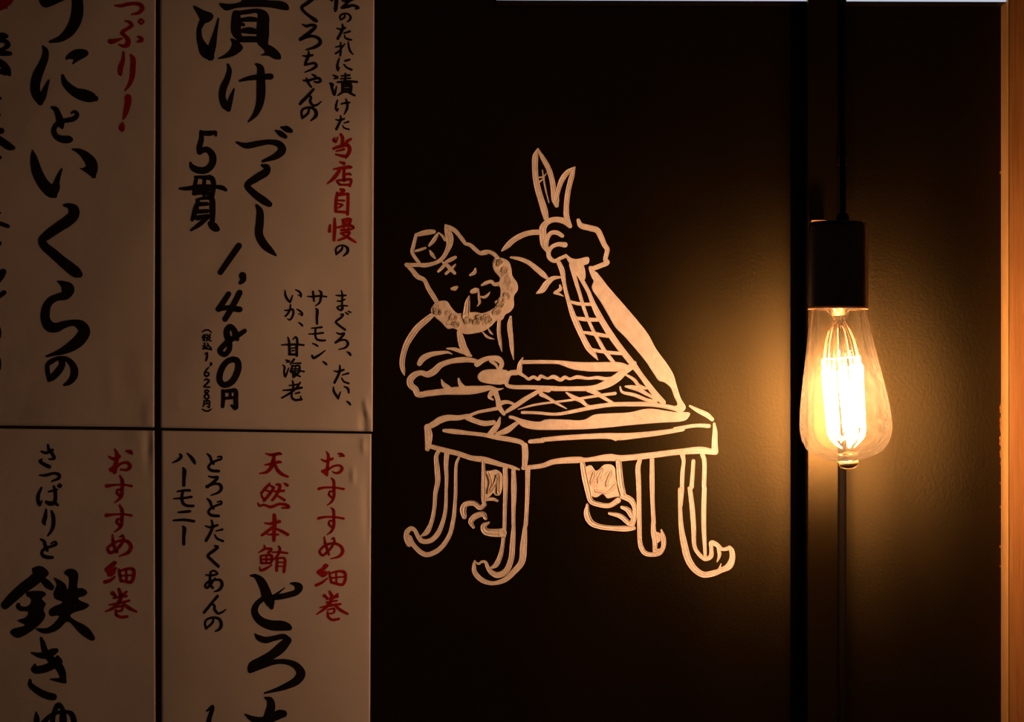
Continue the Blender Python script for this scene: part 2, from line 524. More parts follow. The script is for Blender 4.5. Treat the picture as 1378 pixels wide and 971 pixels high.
def brush_mesh(shapes, surf, relief=None, grow=0.0, over=False):
    """surf(px, py, extra) -> world point. relief: cross profile height (m) or None for flat print"""
    verts, faces = [], []
    if relief:
        prof = [(-1.0, 0.0), (-0.86, 1.0), (-0.45, 0.55), (0.1, 0.75), (0.55, 0.5), (0.86, 1.0), (1.0, 0.0)]
    else:
        prof = [(-1.0, 0), (1.0, 0)]
    h = relief or 0.0
    for kind, pts in shapes:
        lift = random.uniform(0.7, 1.3) if relief else 0
        if kind == 'P':
            q = catmull(pts, 4, True)
            base = len(verts)
            if over: lift = 0.45
            for x, y in q: verts.append(surf(x, y, 0.9 * h * lift))
            for t in tessellate_polygon([[Vector((x, -y, 0)) for x, y in q]]):
                faces.append(tuple(base + i for i in t))
            if relief:   # rounded rim of the paint film
                n = len(q)
                b2_ = len(verts)
                cx = sum(a[0] for a in q) / n; cy = sum(a[1] for a in q) / n
                for i in range(n):
                    ax_, ay_ = q[i-1]; bx_, by_ = q[(i+1) % n]
                    tx, ty = bx_ - ax_, by_ - ay_
                    l = math.hypot(tx, ty) or 1
                    area = sum(q[k][0]*q[(k+1) % n][1] - q[(k+1) % n][0]*q[k][1] for k in range(n)) if i == 0 else area
                    sg = 1 if area > 0 else -1
                    verts.append(surf(q[i][0] + sg * ty / l * 0.45, q[i][1] - sg * tx / l * 0.45, 0.0))
                for i in range(n):
                    j = (i + 1) % n
                    faces.append((base + i, base + j, b2_ + j, b2_ + i))
            continue
        sub = 6 if max(p[2] for p in pts) > 6 else 4
        q = catmull(pts, sub)
        n = len(q)
        rows = []
        for i, (x, y, w) in enumerate(q):
            w = max(0.35, w + grow)
            if 0 < i < n - 1:
                tx, ty = q[i+1][0] - q[i-1][0], q[i+1][1] - q[i-1][1]
            elif i == 0: tx, ty = q[1][0] - x, q[1][1] - y
            else: tx, ty = x - q[i-1][0], y - q[i-1][1]
            l = math.hypot(tx, ty) or 1.0
            nx, ny = -ty / l, tx / l
            row = []
            for uu, hh in prof:
                row.append(len(verts))
                verts.append(surf(x + nx * uu * w / 2, y + ny * uu * w / 2, hh * h * lift))
            rows.append(row)
        for A, B in zip(rows, rows[1:]):
            for k in range(len(A) - 1):
                faces.append((A[k], A[k+1], B[k+1], B[k]))
        # round joints and ends
        ends = [0, n - 1]
        if not relief: ends += [i for i in range(sub, n - 1, sub)]
        for i in ends:
            x, y, w = q[i]
            w = max(0.35, w + grow)
            c = len(verts)
            verts.append(surf(x, y, 0.6 * h * lift))
            m = 12
            if relief:
                for k in range(m):
                    a_ = 2 * math.pi * k / m
                    verts.append(surf(x + math.cos(a_) * w * .43, y + math.sin(a_) * w * .43, 0.9 * h * lift))
                for k in range(m):
                    a_ = 2 * math.pi * k / m
                    verts.append(surf(x + math.cos(a_) * w * .5, y + math.sin(a_) * w * .5, 0))
                for k in range(m):
                    j = (k + 1) % m
                    faces.append((c, c + 1 + k, c + 1 + j))
                    faces.append((c + 1 + k, c + 1 + m + k, c + 1 + m + j, c + 1 + j))
            else:
                for k in range(m):
                    a_ = 2 * math.pi * k / m
                    verts.append(surf(x + math.cos(a_) * w * .5, y + math.sin(a_) * w * .5, 0))
                for k in range(m):
                    faces.append((c, c + 1 + k, c + 1 + (k + 1) % m))
    return verts, faces

# orientation: make every face look at the room
def room_facing(verts, faces):
    out = []
    for f in faces:
        a_, b_, c_ = verts[f[0]], verts[f[1]], verts[f[2]]
        nrm = (b_ - a_).cross(c_ - a_)
        out.append(tuple(f) if nrm.y < 0 else tuple(reversed(f)))
    return out

# ------------------------------------------------------------------ posters
def make_surf(seed, creases):
    rnd = random.Random(seed)
    waves = [(rnd.uniform(0.012, 0.03), rnd.uniform(0.004, 0.014), rnd.uniform(0, 6.28), rnd.uniform(0.00025, 0.0005)) for _ in range(5)]
    fine = [(rnd.uniform(0.05, 0.09), rnd.uniform(0.02, 0.06), rnd.uniform(0, 6.28), rnd.uniform(0.00002, 0.00005)) for _ in range(3)]
    def depth(x, y):
        z = 0.0016
        for a_, b_, p_, amp in waves: z += amp * math.sin(a_ * x + b_ * y + p_) * 0.7
        for a_, b_, p_, amp in fine: z += amp * math.sin(a_ * x + b_ * y + p_)
        for cx, cy, rx, ry, amp in creases:
            e = ((x - cx) / rx) ** 2 + ((y - cy) / ry) ** 2
            if e < 9: z += amp * math.exp(-e)
        return max(z, 0.0004)
    return depth

posters = {}
def poster(key, quad, label, seed, creases):
    """quad: photograph pixels of the four corners TL TR BR BL"""
    (xa_, ya_), (xb_, yb_), (xc_, yc_), (xd_, yd_) = quad
    depth = make_surf(seed, creases)
    c = P((xa_ + xb_) / 2, (yc_ + yd_) / 2, 0)
    root = empty('menu_poster', c, label, 'poster', 'handwritten paper menu posters on the black wall')
    nx, ny = 110, 150
    verts, faces = [], []
    for j in range(ny + 1):
        tj = j / ny
        for i in range(nx + 1):
            ti = i / nx
            x = (xa_ * (1 - ti) + xb_ * ti) * (1 - tj) + (xd_ * (1 - ti) + xc_ * ti) * tj
            y = (ya_ * (1 - tj) + yd_ * tj) * (1 - ti) + (yb_ * (1 - tj) + yc_ * tj) * ti
            verts.append(P(x, y, depth(x, y)))
    for j in range(ny):
        for i in range(nx):
            a_ = j * (nx + 1) + i
            faces.append((a_, a_ + nx + 1, a_ + nx + 2, a_ + 1))
    # edge thickness: fold the rim back to the wall side
    rim = [i for i in range(nx + 1)] + [j * (nx + 1) + nx for j in range(1, ny + 1)] + [ny * (nx + 1) + i for i in range(nx - 1, -1, -1)] + [j * (nx + 1) for j in range(ny - 1, 0, -1)]
    b_ = len(verts)
    for k in rim: verts.append(verts[k] + Vector((0, 0.00035, 0)))
    m = len(rim)
    for k in range(m):
        faces.append((rim[k], rim[(k + 1) % m], b_ + (k + 1) % m, b_ + k))
    paper = me_obj('paper', verts, faces, M_PAPER, None, True)
    kid(paper, root)
    posters[key] = (root, depth)

poster('A', ((-95, -70), (209.8, -70), (207.6, 574.6), (-95, 571)),
       'top left paper menu with big black brush lettering and a red exclamation mark', 11,
       [(188, 500, 14, 22, .0006), (200, 560, 8, 18, .0007), (150, 520, 10, 30, .0004), (60, 556, 26, 9, .0005)])
poster('B', ((215.6, -70), (504.2, -70), (501.4, 580.3), (216.0, 575.2)),
       'upper right paper menu with a 1,480 yen price left of the drawing', 23,
       [(492, 545, 3.2, 8, .0011), (495, 556, 2.2, 6, .0012), (489, 575, 5, 18, -.0012), (240, 545, 8, 5, .0006), (497, 300, 6, 150, -.0006)])
poster('C', ((-95, 575.2), (207.8, 579.0), (209.6, 1060), (-95, 1060)),
       'bottom left paper menu with large black characters below red ones', 37,
       [(199, 600, 5, 26, -.0011), (185, 585, 16, 7, .0006)])
poster('D', ((217.2, 579.2), (499.8, 583.6), (497.6, 1060), (217.6, 1060)),
       'lower right paper menu with two columns of red characters', 41,
       [(477, 592, 12, 3, -.0006), (489, 600, 3, 9, .0009), (475, 640, 3, 9, .0009), (494, 690, 5, 40, -.0006)])

TEXT = r'''
A K A1 P345,-30 340,5 352,38 375,60 405,66 450,52 510,25 565,0 620,-40; 625,-60,80 668,-10,88 676,60,98 668,140,102 640,220,94 590,290,78 520,340,50 435,364,18
A K A1 375,405,16 395,440,46 392,500,58 365,570,68 328,650,82 308,730,80 310,800,78 335,860,66 352,900,30; 350,890,50 375,830,56 400,760,36 425,700,14; P572,522 575,495 600,465 645,435 690,426 730,428 765,445 772,465 755,490 700,520 625,562 640,522 600,514; 545,657,22 560,710,48 600,760,66 660,805,80 730,828,100 790,845,88 832,858,46
A K A2 455,95,24 485,110,42 505,150,48 520,200,60 530,240,60 540,268,26; 622,142,14 650,130,24 672,158,34 645,190,40 590,205,38 535,215,34 490,245,38 468,295,42 490,345,48 540,370,60 600,372,60 615,372,40
A K A2 283,465,6 292,520,50 305,590,76 325,660,88 360,730,92 400,785,96 450,830,100 475,860,44; 470,840,60 485,790,70 495,740,46 515,680,30 538,630,12; 632,457,10 690,475,44 750,520,76 795,580,96 802,640,94 815,690,40; P692,620 722,622 752,605 800,640 810,700 740,655
A K A3 562,104,24 600,108,44 640,140,88 640,190,92 590,240,92 500,300,84 410,365,76 364,410,62 390,460,70 460,520,78 540,590,84 620,655,94 665,690,88 690,705,56
A K A4 503,-10,10 545,10,50 592,55,108 570,108,80 500,128,58 445,155,62 410,200,66 395,260,74 396,320,78 430,380,90 485,392,80 560,365,60 640,350,52 700,370,84 735,420,96 700,490,100 630,550,88 540,598,56 470,622,30 405,642,14
A K A4 530,665,44 542,710,52 500,780,58 450,830,50 427,852,24; 427,850,26 416,780,36 415,715,34 450,685,40 510,658,30 570,662,36 620,700,50 648,760,62 640,820,60 600,870,42 560,890,18
A R A1 1000,48,10 1050,52,24 1110,38,26 1180,32,26 1225,45,34 1240,75,34 1210,110,26 1145,127,8
A R A1 1090,182,10 1130,195,24 1148,220,28 1110,250,24 1062,285,30 1085,310,30 1115,345,36 1110,388,40 1080,402,28 1035,388,10; 1062,335,10 1020,350,26 970,362,40 960,360,40; 1195,365,10 1232,350,34 1225,330,28 1195,318,8; 1229,168,16 1249,187 1229,207 1209,187 1229,168
A R A1 1075,455,14 1072,520,30 1050,590,42 1047,640,32 1050,652,16; 1138,478,14 1158,510,38 1158,580,42 1152,660,40 1130,730,28 1088,788,8
A R A1 1115,848,54 1115,890,52 1102,950,46 1085,1010,28 1073,1036,10; @A2; 1069,225,8 1064,250,38 1060,275,48 1064,290,30
A R A1 P-60,-40 130,-40 120,0 95,38 68,58 66,78 48,76 20,88 -60,95
A K L1 -60,390,60 40,388,60 70,395,42; -20,440,40 60,450,46 85,490,56 40,530,34 -20,545,30; -60,578,50 60,580,54 112,583,40; -30,650,50 40,710,76 80,770,76 100,805,44; -30,770,50 60,790,60
A K L2 -30,98,14 2,98,14; -30,196,12 -2,196,12; -20,292,36 8,292,34; -25,325,30 20,362,44 60,388,40 78,393,24; -20,450,22 0,450,20
A K L2 -30,835,18 20,850,24 48,860,20; -20,960,26 0,960,18; -20,780,8 2,780,8
A K L3 -15,33,28 -4,33,24; -20,250,50 4,220,50 18,203,38; -10,350,26 25,325,26
A K L3 -8,540,22 -5,565,24 -8,590,22; -8,725,22 -6,750,24 -8,780,22
C K A5 362,305,14 400,318,22 455,294,26; 418,248,16 425,285,24 455,325,26 472,365,24 428,372,10; 365,372,12 350,390,24 390,420,28 430,438,30
C K A5 345,512,10 400,512,22 470,495,20 514,508,26 515,535,24 450,565,8
C K A5 362,620,14 335,680,26 332,730,28 345,770,22 364,735,10; 425,655,12 495,638,18; 468,607,14 480,650,28 482,720,28 470,752,34 430,757,36 405,745,24; 475,745,30 503,772,18; 520,590,13 534,603 520,616 506,603 520,590
C K A5 402,812,14 395,870,30 383,920,32 390,940,16; 450,825,16 464,870,30 464,950,30 445,1000,22 415,1040,8
C K A6 357,228,14 385,248,24 395,285,26 412,325,22; 445,264,10 480,250,16 490,268,22 440,292,22 395,305,22 364,345,22 378,372,28 420,385,28 456,386,24
C K A6 P278,485 310,465 345,459 385,474 426,522 400,560 345,600 290,570 285,520; 360,520,100 300,580,96 200,655,90 110,735,84 45,800,70; 380,585,50 415,620,62 445,645,50; P230,690 270,678 345,676 385,685 402,710 365,745 380,765 400,790 380,840 395,880 385,920 345,970 240,1050 150,1087 100,1058 88,1035 110,1008 218,975 150,935 225,905 245,862 170,850 140,820 148,785 172,782 180,805 230,812 266,785 268,745 230,720
C K A6 P467,562 520,582 570,620 590,665 597,640 598,560 558,522 580,492 620,483 665,500 683,540 676,650 720,652 762,690 735,722 682,738 690,755 778,800 735,838 640,868 612,895 660,935 740,975 790,1020 828,1095 805,1112 700,1050 590,945 520,1005 460,1038 380,1048 330,1025 310,1003 400,1000 450,975 515,895 440,895 425,855 455,820 545,775 480,745 466,700 492,620
C K A7 358,240,18 375,290,40 395,360,52 440,420,60 500,470,70 540,540,62 550,600,50; 275,368,10 340,388,42 400,388,60 460,362,60 490,348,36; 305,470,14 300,512,56 380,508,66 460,475,66 515,445,56 500,405,26; P430,597 515,588 575,600 578,632 530,630; 262,605,20 265,645,40 330,700,54 410,740,60 465,752,58
C K A7 315,885,10 320,940,46 318,1010,40; 370,985,40 430,925,36 490,892,28 580,882,26 620,898,40 642,950,46 642,1020,44; 456,990,40 468,900,38 510,820,40 545,860,36 550,920,56 550,1020,60
C R A5 1000,285,10 1020,330,30 1015,390,32 1002,440,38 998,485,34; P945,468 960,445 1010,420 1008,492; 950,350,12 990,370,26 1040,348,28; 1098,302,14 1135,310,34 1150,325,16; 1010,445,20 1060,408,20 1115,405,24 1132,438,30 1108,464,22 1050,462,12
C R A5 930,605,30 1000,597,16 1080,595,14 1145,606,20; 1045,518,14 1065,560,26 1063,640,28 1055,700,26 1002,750,6; 1058,640,14 1025,640,18 1020,668,20 1045,690,20
C R A5 @A5 -2 256; 930,605,30 1000,597,16 1080,595,14 1145,606,20; 1045,518,14 1065,560,26 1063,640,28 1055,700,26 1002,750,6; 1058,640,14 1025,640,18 1020,668,20 1045,690,20
C R A6 980,190,10 985,240,22 995,290,26 1018,335,28; 1045,207,12 1070,195,16 1075,230,22 1050,280,24 1000,330,26 960,345,26 938,310,22 970,275,22 1040,242,20 1110,247,28 1140,290,30 1120,340,28 1040,375,8
C R A6 1000,432,30 960,460,26 925,490,26; 1005,480,22 975,515,24 945,540,20; P915,500 1000,425 1016,440 985,478 1008,482 1000,530 960,556 938,530; 915,600,30 960,585,26 1000,555,14; 1035,490,16 1045,540,22 1055,592,24; 1040,505,18 1110,485,20 1160,490,26 1165,540,28 1142,600,26 1060,588,18; 1098,495,16 1102,590,18; 1050,545,14 1155,540,14
C R A6 980,697,34 1008,722,20; 1035,662,22 1052,720,32 1040,770,30 980,830,24 920,857,8; 1102,685,16 1065,717,22; 990,740,14 1100,722,20; 950,797,8 1020,788,20 1125,762,18; 1080,795,22 1130,830,28 1188,858,16; 1010,820,10 1065,812,18 1062,845,16 1022,855,14; 1010,845,18 1014,885,22 1055,905,22 1108,900,20
B K B1 P112,42 200,80 262,105 270,132 245,165 205,182 180,220 165,150; 175,170,30 160,230,34 163,290,42 180,340,60 210,395,88 245,435,60 255,452,24; 245,430,50 262,350,54 285,250,28 308,145,10; P312,28 330,24 400,30 480,12 500,-20 600,-30 680,0 800,10 842,35 852,72 830,80 700,58 560,55 450,62 370,82 345,72; 445,110,60 444,180,74 445,250,66 478,300,44; 440,105,30 530,92,32 610,85,34 650,120,80 650,200,92 650,280,90 662,330,56; 480,155,26 550,148,36 600,152,30; 480,238,28 550,235,48 605,245,34; 470,302,44 560,302,44 650,302,44; 465,180,24 500,190,24; P400,295 440,305 498,365 460,410 400,440 300,452 380,400 412,340; P605,330 690,340 760,385 790,430 785,455 740,455 690,430 632,425 665,400
B K B1 382,497,16 392,540,34 375,610,44 345,680,52 338,750,50 360,810,54 385,842,30; 385,840,36 400,770,34 428,685,10; 472,622,12 540,602,30 630,592,42 710,588,44; 600,494,18 630,520,46 634,600,60 636,700,66 625,800,54 590,880,36 538,935,8
B K B2 447,180,14 520,205,42 610,190,42 700,177,36 775,195,50 798,235,60 760,280,50 648,325,16; 748,90,12 785,112,40 822,136,30; 792,65,14 835,78,46 865,92,30
B K B2 645,357,20 680,372,46 675,405,56 600,455,54 530,510,44 580,570,50 660,630,56 700,655,42
B K B8 75,565,18 95,600,40 95,680,50 90,750,50 120,815,52 160,855,40 198,888,14
B K B2 175,98,24 178,150,36 162,220,40 165,255,40; 180,108,32 240,110,38 285,102,24; 285,105,26 288,125,18; 165,248,40 220,235,42 262,280,50 262,340,50 220,388,50 160,395,50 110,372,42 92,335,12
B K B2 130,445,16 200,450,28 255,455,38 272,500,34 262,590,30; 140,450,22 128,510,28 120,575,24; 10,535,14 60,535,28 180,520,34 280,520,24 340,530,34 365,545,22; 120,575,22 190,565,30 260,580,30; 200,460,24 197,580,26; 130,545,16 270,545,16; 155,620,20 132,700,40 108,775,24; 140,622,14 200,608,22 255,612,38 262,690,44 262,780,36; 160,655,30 222,652,26; 152,712,30 222,708,30; 145,760,36 230,745,26; 225,755,30 160,812,32 98,855,14; P228,790 265,788 300,808 320,855 285,868 240,840
B K B3 660,85,62 600,170,60 530,270,58 458,375,54
B K B3 700,410,76 705,455,60 675,488,36
B K B3 548,610,54 490,700,56 440,775,60; 430,775,46 540,760,52 640,775,60 668,777,60; 668,595,60 620,690,60 560,800,60 508,885,54
B K B4 518,112,40 455,155,48 380,200,54 305,260,50 268,315,50 312,350,48 358,310,48 365,240,54 342,165,60 340,105,58 372,72,56 412,105,54 432,165,60 442,195,40
B K B4 400,398,56 440,412,60 455,470,62 430,560,62 380,630,60 310,655,56 270,620,58 268,550,58 300,470,56 350,415,54 400,398,56
B K B4 300,715,34 302,800,36 296,870,34; 300,720,26 370,715,38 425,712,40 428,800,44 430,880,44; 385,862,20 420,890,36; 310,790,28 420,782,26; 372,722,24 372,785,26
B K B4 92,122,7 120,105,12 155,105,12 185,128,7
B K B4 95,165,10 125,158,10; 92,182,10 128,178,10; 112,150,12 112,210,12; 98,205,8 112,185,8; 140,150,12 150,165,8; 172,148,12 160,165,8; 138,178,9 172,175,11 165,192,9 140,195,9 138,178,9; 148,195,11 132,215,9; 160,195,10 162,210,11 182,212,9
B K B4 110,235,12 120,245,12; 98,262,10 118,262,12 105,285,12; 95,292,10 130,290,14 185,300,12; 145,238,12 155,262,12 180,285,13; 150,258,10 130,278,10
B K B4 118,345,9 140,330,10 140,370,18 130,410,14
B K B4 180,440,24 183,450,15 170,463,8
B K B4 155,480,10 130,508,14 115,545,15 130,568,15 154,555,15 152,532,12 122,530,10
B K B4 112,608,9 135,597,14 157,612,18 140,640,16 108,672,12 165,677,13
B K B4 157,718,13 135,704,12 118,725,14 148,752,14 157,782,14 130,795,13 112,772,14 130,748,12 157,718,12
B K B4 110,815,10 108,850,12 100,872,9; 110,817,10 160,815,13 163,855,13 160,882,12 140,870,7; 110,845,9 160,842,9; 136,815,8 136,840,8
B K B4 92,898,8 120,915,13 155,915,13 183,896,7
B K B5 270,-30,38 190,35,36 130,80,30 150,120,28 220,180,32 280,222,40 292,230,28
B K B5 138,265,10 180,285,26 240,272,26 280,285,32 240,335,34 160,395,32 115,430,30; 120,425,34 180,400,34 260,395,26 320,425,34 332,468,34 280,510,30 178,543,8
B K B5 205,557,10 205,600,26 182,660,28 165,705,18; 142,608,10 190,612,20 248,600,20; 165,708,18 210,697,20 270,688,24 290,715,28 250,750,22 162,788,6
B K B5 148,875,12 190,880,24 260,860,20 320,852,24 335,880,24 305,897,20 268,890,14; 180,850,10 200,900,24 232,945,18; 244,812,12 275,828,24 285,845,12
B K B6 258,82,22 200,150,28 140,210,32 112,242,26; 150,205,12 205,155,16 230,165,22 222,215,26 255,258,24 300,250,18 343,215,8
B K B6 210,296,16 200,340,22 150,385,20 135,400,14; 137,395,18 128,340,22 138,305,20 190,282,20 250,288,26 285,325,34 285,370,32 232,422,12
B K B5 440,-15,30 460,5,22; 510,-30,36 505,50,38 498,105,34 497,118,24; 570,10,10 620,15,26 700,-10,18; 640,20,20 600,58,26 568,84,24; 575,84,24 640,70,28 690,58,24 745,85,26 714,98,12
B K B5 600,162,12 598,185,18 558,215,14; 555,218,12 545,182,16 575,154,16 630,150,16 662,185,22 655,215,20 626,238,8
B K B5 572,262,12 578,300,26 555,360,24 522,422,24; 512,308,10 560,322,20 602,302,20; 590,362,12 655,342,18; 600,385,10 600,408,14 640,428,22 672,434,14
B K B5 555,462,10 555,520,18 550,600,18 547,610,10; 500,515,8 568,500,16 550,545,14 500,583,16; 560,532,10 598,480,12; 637,460,12 645,520,18 660,560,20 690,592,8
B K B5 540,635,12 525,680,20 517,730,22 525,768,14 540,735,8; 598,665,10 625,657,20 653,648,14; 590,702,12 620,735,18 672,758,22
B K B5 475,820,14 518,843,24 482,858,10; 435,905,10 468,918,22 455,960,18; 560,828,12 650,818,20; 555,858,12 660,850,14; 520,895,16 620,886,24 732,892,20; 605,800,16 605,890,18; @B6; 445,20,18 462,70,24 485,140,26 510,50,10; 575,15,28 577,100,30; 590,20,20 660,30,32 660,110,30; 575,48,18 650,48,16; 580,78,18 650,78,18; 575,108,24 660,108,22; 565,120,22 520,150,8; 650,122,20 705,148,20
B K B6 520,200,10 507,250,20 502,290,18 515,316,14 528,290,8; 560,242,10 600,232,16 652,225,14; 612,190,12 625,230,22 625,290,22 594,352,8
B K B6 555,370,10 555,410,20 530,470,22 507,515,24; 500,412,8 545,420,18 593,402,16; 590,450,8 640,434,16; 575,475,8 590,500,14 645,518,14
B R B6 556,572,24 575,610,34 570,680,30; 487,612,14 480,635,30 500,655,22 522,605,10; 668,622,18 625,650,28 600,685,20; 475,728,22 560,700,32 630,690,36 652,730,38 640,780,36 612,825,24; 505,756,12 590,735,24; 500,790,14 560,805,28 615,812,34
B R B6 545,872,14 590,890,34; @B7; 435,58,8 520,45,26 600,35,30 618,38,22; 500,70,28 450,140,34 378,203,8; 545,60,26 545,170,30; 560,110,16 600,103,22 616,115,12; 470,172,12 490,200,22 510,215,16; 480,170,16 550,164,24 615,162,26 605,225,22; 500,212,16 600,215,22
B R B7 508,258,18 542,270,32 500,308,18; 478,295,24 466,380,30 462,480,26; 480,320,18 580,305,24; 585,305,26 585,400,28 580,510,26; 490,370,14 545,372,20; 490,405,16 530,415,20 490,445,14; 465,482,24 580,490,22
B R B7 405,620,20 400,680,30; 452,552,18 452,650,32 445,770,24; 530,565,20 545,605,22; 530,563,14 610,562,28 602,605,20; 540,585,12 600,583,12; 535,606,14 600,606,14; 482,642,18 540,628,20 620,625,24 642,645,20 600,662,20 520,668,24; 545,630,12 545,660,12; 590,630,12 590,660,12; 510,700,12 600,692,24 570,735,26 488,772,14; 520,705,12 590,745,28 662,790,16
B K B7 530,832,12 522,862,20 470,908,16; 468,913,14 464,860,14 490,830,12 540,822,12 580,850,24 580,890,24 540,928,10
B K C1 965,117,12 980,180,22 977,260,22 972,370,24 965,402,26; 885,187,12 950,190,22 1030,186,20; 905,268,14 960,268,20 1020,242,14; 1052,340,16 1000,335,20 930,345,18 905,362,20 950,400,24 990,380,16 982,335,12
B K C1 955,460,14 990,465,26 960,510,26 885,572,26 930,620,28 1018,685,28; 1025,435,14 1062,458,22; 1062,415,12 1098,432,20
B K C1 895,730,14 950,748,24 1005,738,28 980,780,26 885,868,28; 880,870,28 960,835,26 1030,838,24 1062,885,32 1030,940,26 930,972,10
B K C2 945,128,12 975,150,28 988,172,20
B K C2 848,305,12 850,370,24 820,450,26 778,530,28; 772,375,10 820,387,22 898,362,22; 880,430,10 960,408,22; 872,470,12 900,515,20 963,540,22
B K C2 765,590,12 770,640,26 800,695,26 828,738,20; 830,730,18 842,690,18 858,650,8; 905,580,12 955,608,26 965,662,18
B K C2 940,775,12 968,795,26 985,818,20
B K C1 472,200,10 540,205,24 650,195,20 748,205,20; 553,130,24 560,200,28 568,268,20; 640,115,12 672,142,28 668,220,28 648,290,24 588,340,8
B K C1 598,378,16 615,400,34 610,500,32 612,598,26
B K C1 530,662,12 600,658,18 680,648,26; 490,747,10 580,745,20 700,730,24; 590,670,24 587,760,24 605,820,26 660,840,28 728,840,24
B K C1 545,885,12 590,900,22 620,922,22; @C2; 485,175,20 503,208,30 570,175,26 658,110,8
B K C2 625,255,12 655,275,26 673,292,22
B K C1 148,115,10 155,190,28 185,250,30 220,285,24; 222,285,20 237,240,22 258,185,8; 300,105,12 350,130,26 378,170,28 378,208,18; 340,180,10 375,195,20
B K C1 140,405,12 200,402,24 255,390,28 270,440,26 240,520,24 212,542,18 180,525,8; 228,325,18 215,400,24 180,460,24 150,490,20; 318,385,10 360,410,22 398,455,24 392,478,18; 345,455,8 385,465,16
B K C1 345,580,12 380,605,26 400,628,20
B K C1 95,905,12 200,900,26 330,900,26 418,908,22; 188,792,12 205,850,26 212,960,28; 262,825,12 300,790,20 322,820,28 320,960,28; @C2; 187,50,30 195,160,30; 285,40,28 285,178,30; 200,85,10 265,75,14; 185,160,26 285,165,26; 225,115,14 250,110,14
B K C2 145,235,14 190,255,22 150,264,10; 105,300,12 128,330,22 120,380,18 135,450,24 180,340,10; 250,225,24 225,260,20 200,292,10; 240,278,14 335,277,20; 230,305,18 210,390,22 275,402,18; 235,315,14 320,312,22 308,400,24 245,460,20; 195,378,12 290,375,16 380,385,20; 240,455,18 240,420,20 330,450,18; 270,320,12 265,380,12; 225,350,12 310,348,12
B K C2 230,505,14 242,570,24 235,620,18; 185,567,10 260,560,18 300,550,14; 105,630,12 200,625,22 350,595,26; 330,530,18 290,590,22 200,665,24 90,730,18; 222,655,20 220,720,24 260,755,28 348,750,26; 345,750,20 335,708,10; 268,672,16 320,658,20
D K C3 152,108,12 166,128,26 140,162,22 85,190,8; 222,102,10 260,140,26 288,182,26 295,200,12
D K C3 182,238,14 195,260,32 192,330,28 190,400,26
D K C3 130,457,12 190,448,18 245,448,22; 98,524,10 180,520,18 262,508,20; 180,455,22 172,530,22 190,575,24 230,592,24 278,592,22
D K C3 140,652,14 190,648,22 248,642,20; 95,728,14 190,722,22 285,735,22
D K C3 182,782,12 195,800,30 190,880,26 190,948,26
D K C3 410,107,12 435,132,22 450,175,20 468,200,18; 505,137,10 538,132,14 540,152,18 500,168,18 445,195,20 420,232,20 445,260,24 515,268,24
D K C3 422,315,10 460,325,18 505,325,24 480,360,26 410,415,24; 405,412,26 470,387,20 525,392,24 542,425,26 520,462,22 445,493,8
D K C3 @C3 0 418; 410,107,12 435,132,22 450,175,20 468,200,18; 505,137,10 538,132,14 540,152,18 500,168,18 445,195,20 420,232,20 445,260,24 515,268,24
D K C3 450,727,12 460,780,22 435,850,24 398,915,26; 392,780,10 440,792,20 503,772,20; 490,827,8 550,812,18; 480,862,10 500,895,16 555,920,20
D K C4 480,98,14 505,108,24 480,135,26 415,190,24 450,230,24 512,288,26
D K C4 398,368,10 440,374,16 505,357,16 468,328,14 445,340,12; 440,340,14 435,400,20 432,450,20 460,490,20; 482,400,12 445,450,22 405,490,20 388,472,16 410,440,18 470,418,16 530,418,24 548,460,26 520,508,22 475,525,8
D K C4 505,567,24 460,620,22 380,718,24; 400,695,10 455,642,14 475,655,20 478,690,22 510,728,20 550,715,16 583,690,6
D K C4 465,777,14 460,810,20 400,868,16; 398,870,16 388,820,16 402,787,18 460,767,18 520,780,24 540,830,28 525,872,24 485,895,10
D R C5 990,70,10 1015,110,28 1012,200,32 1005,280,32 998,370,28; P920,325 940,300 1010,290 1005,380 940,345; 925,168,12 975,192,28 1070,160,30; 1015,300,24 1080,257,22 1160,248,26 1192,282,34 1165,330,32 1110,345,22 1070,325,12; 1140,95,14 1185,105,34 1212,125,26; 1155,130,8 1190,130,14
D R C5 895,545,32 960,530,24 1100,530,22 1213,548,24; 1055,412,14 1083,440,28 1088,540,34 1085,650,34 1058,710,26 1002,755,8; 1080,578,16 1035,580,20 1025,620,24 1055,655,22
D R C5 @C5 -2 377; 895,545,32 960,530,24 1100,530,22 1213,548,24; 1055,412,14 1083,440,28 1088,540,34 1085,650,34 1058,710,26 1002,755,8; 1080,578,16 1035,580,20 1025,620,24 1055,655,22
D R C6 965,305,12 975,380,28 997,450,30 1023,530,26; 1060,330,14 1085,318,18 1092,365,26 1060,430,28 1000,500,30 940,540,28 905,495,28 940,440,26 1020,395,26 1110,390,28 1180,430,34 1200,490,38 1160,550,30 1045,585,8
D R C6 P860,752 940,690 950,660 985,645 1022,668 990,712 965,740 1002,742 1005,785 950,822 905,800; 860,922,34 930,890,30 1003,835,14; 1025,750,18 1040,820,26 1055,885,30; 1040,770,18 1130,745,24 1220,755,34 1235,820,34 1200,912,34 1065,888,24; 1115,755,20 1120,890,20; 1050,830,18 1220,812,16
D R C7 942,332,34 975,357,20; 1000,287,20 1025,340,34 1010,400,34 950,470,28 858,536,10; 1088,315,20 1050,352,28; 970,372,14 1090,342,20; 965,405,12 1080,388,16; 895,462,10 1000,440,24 1118,425,22; 1060,440,22 1120,490,30 1195,530,22; 975,487,10 1048,475,20 1048,515,18 1003,530,14; 980,510,18 985,562,24 1030,595,26 1100,585,24
D R C5 215,95,12 290,112,32 390,95,34 410,100,24; 205,240,14 290,225,34 385,202,34 408,205,24; 325,110,36 312,190,46 290,262,46 230,330,34 135,350,10; 335,240,30 370,310,40 430,362,36 498,390,24
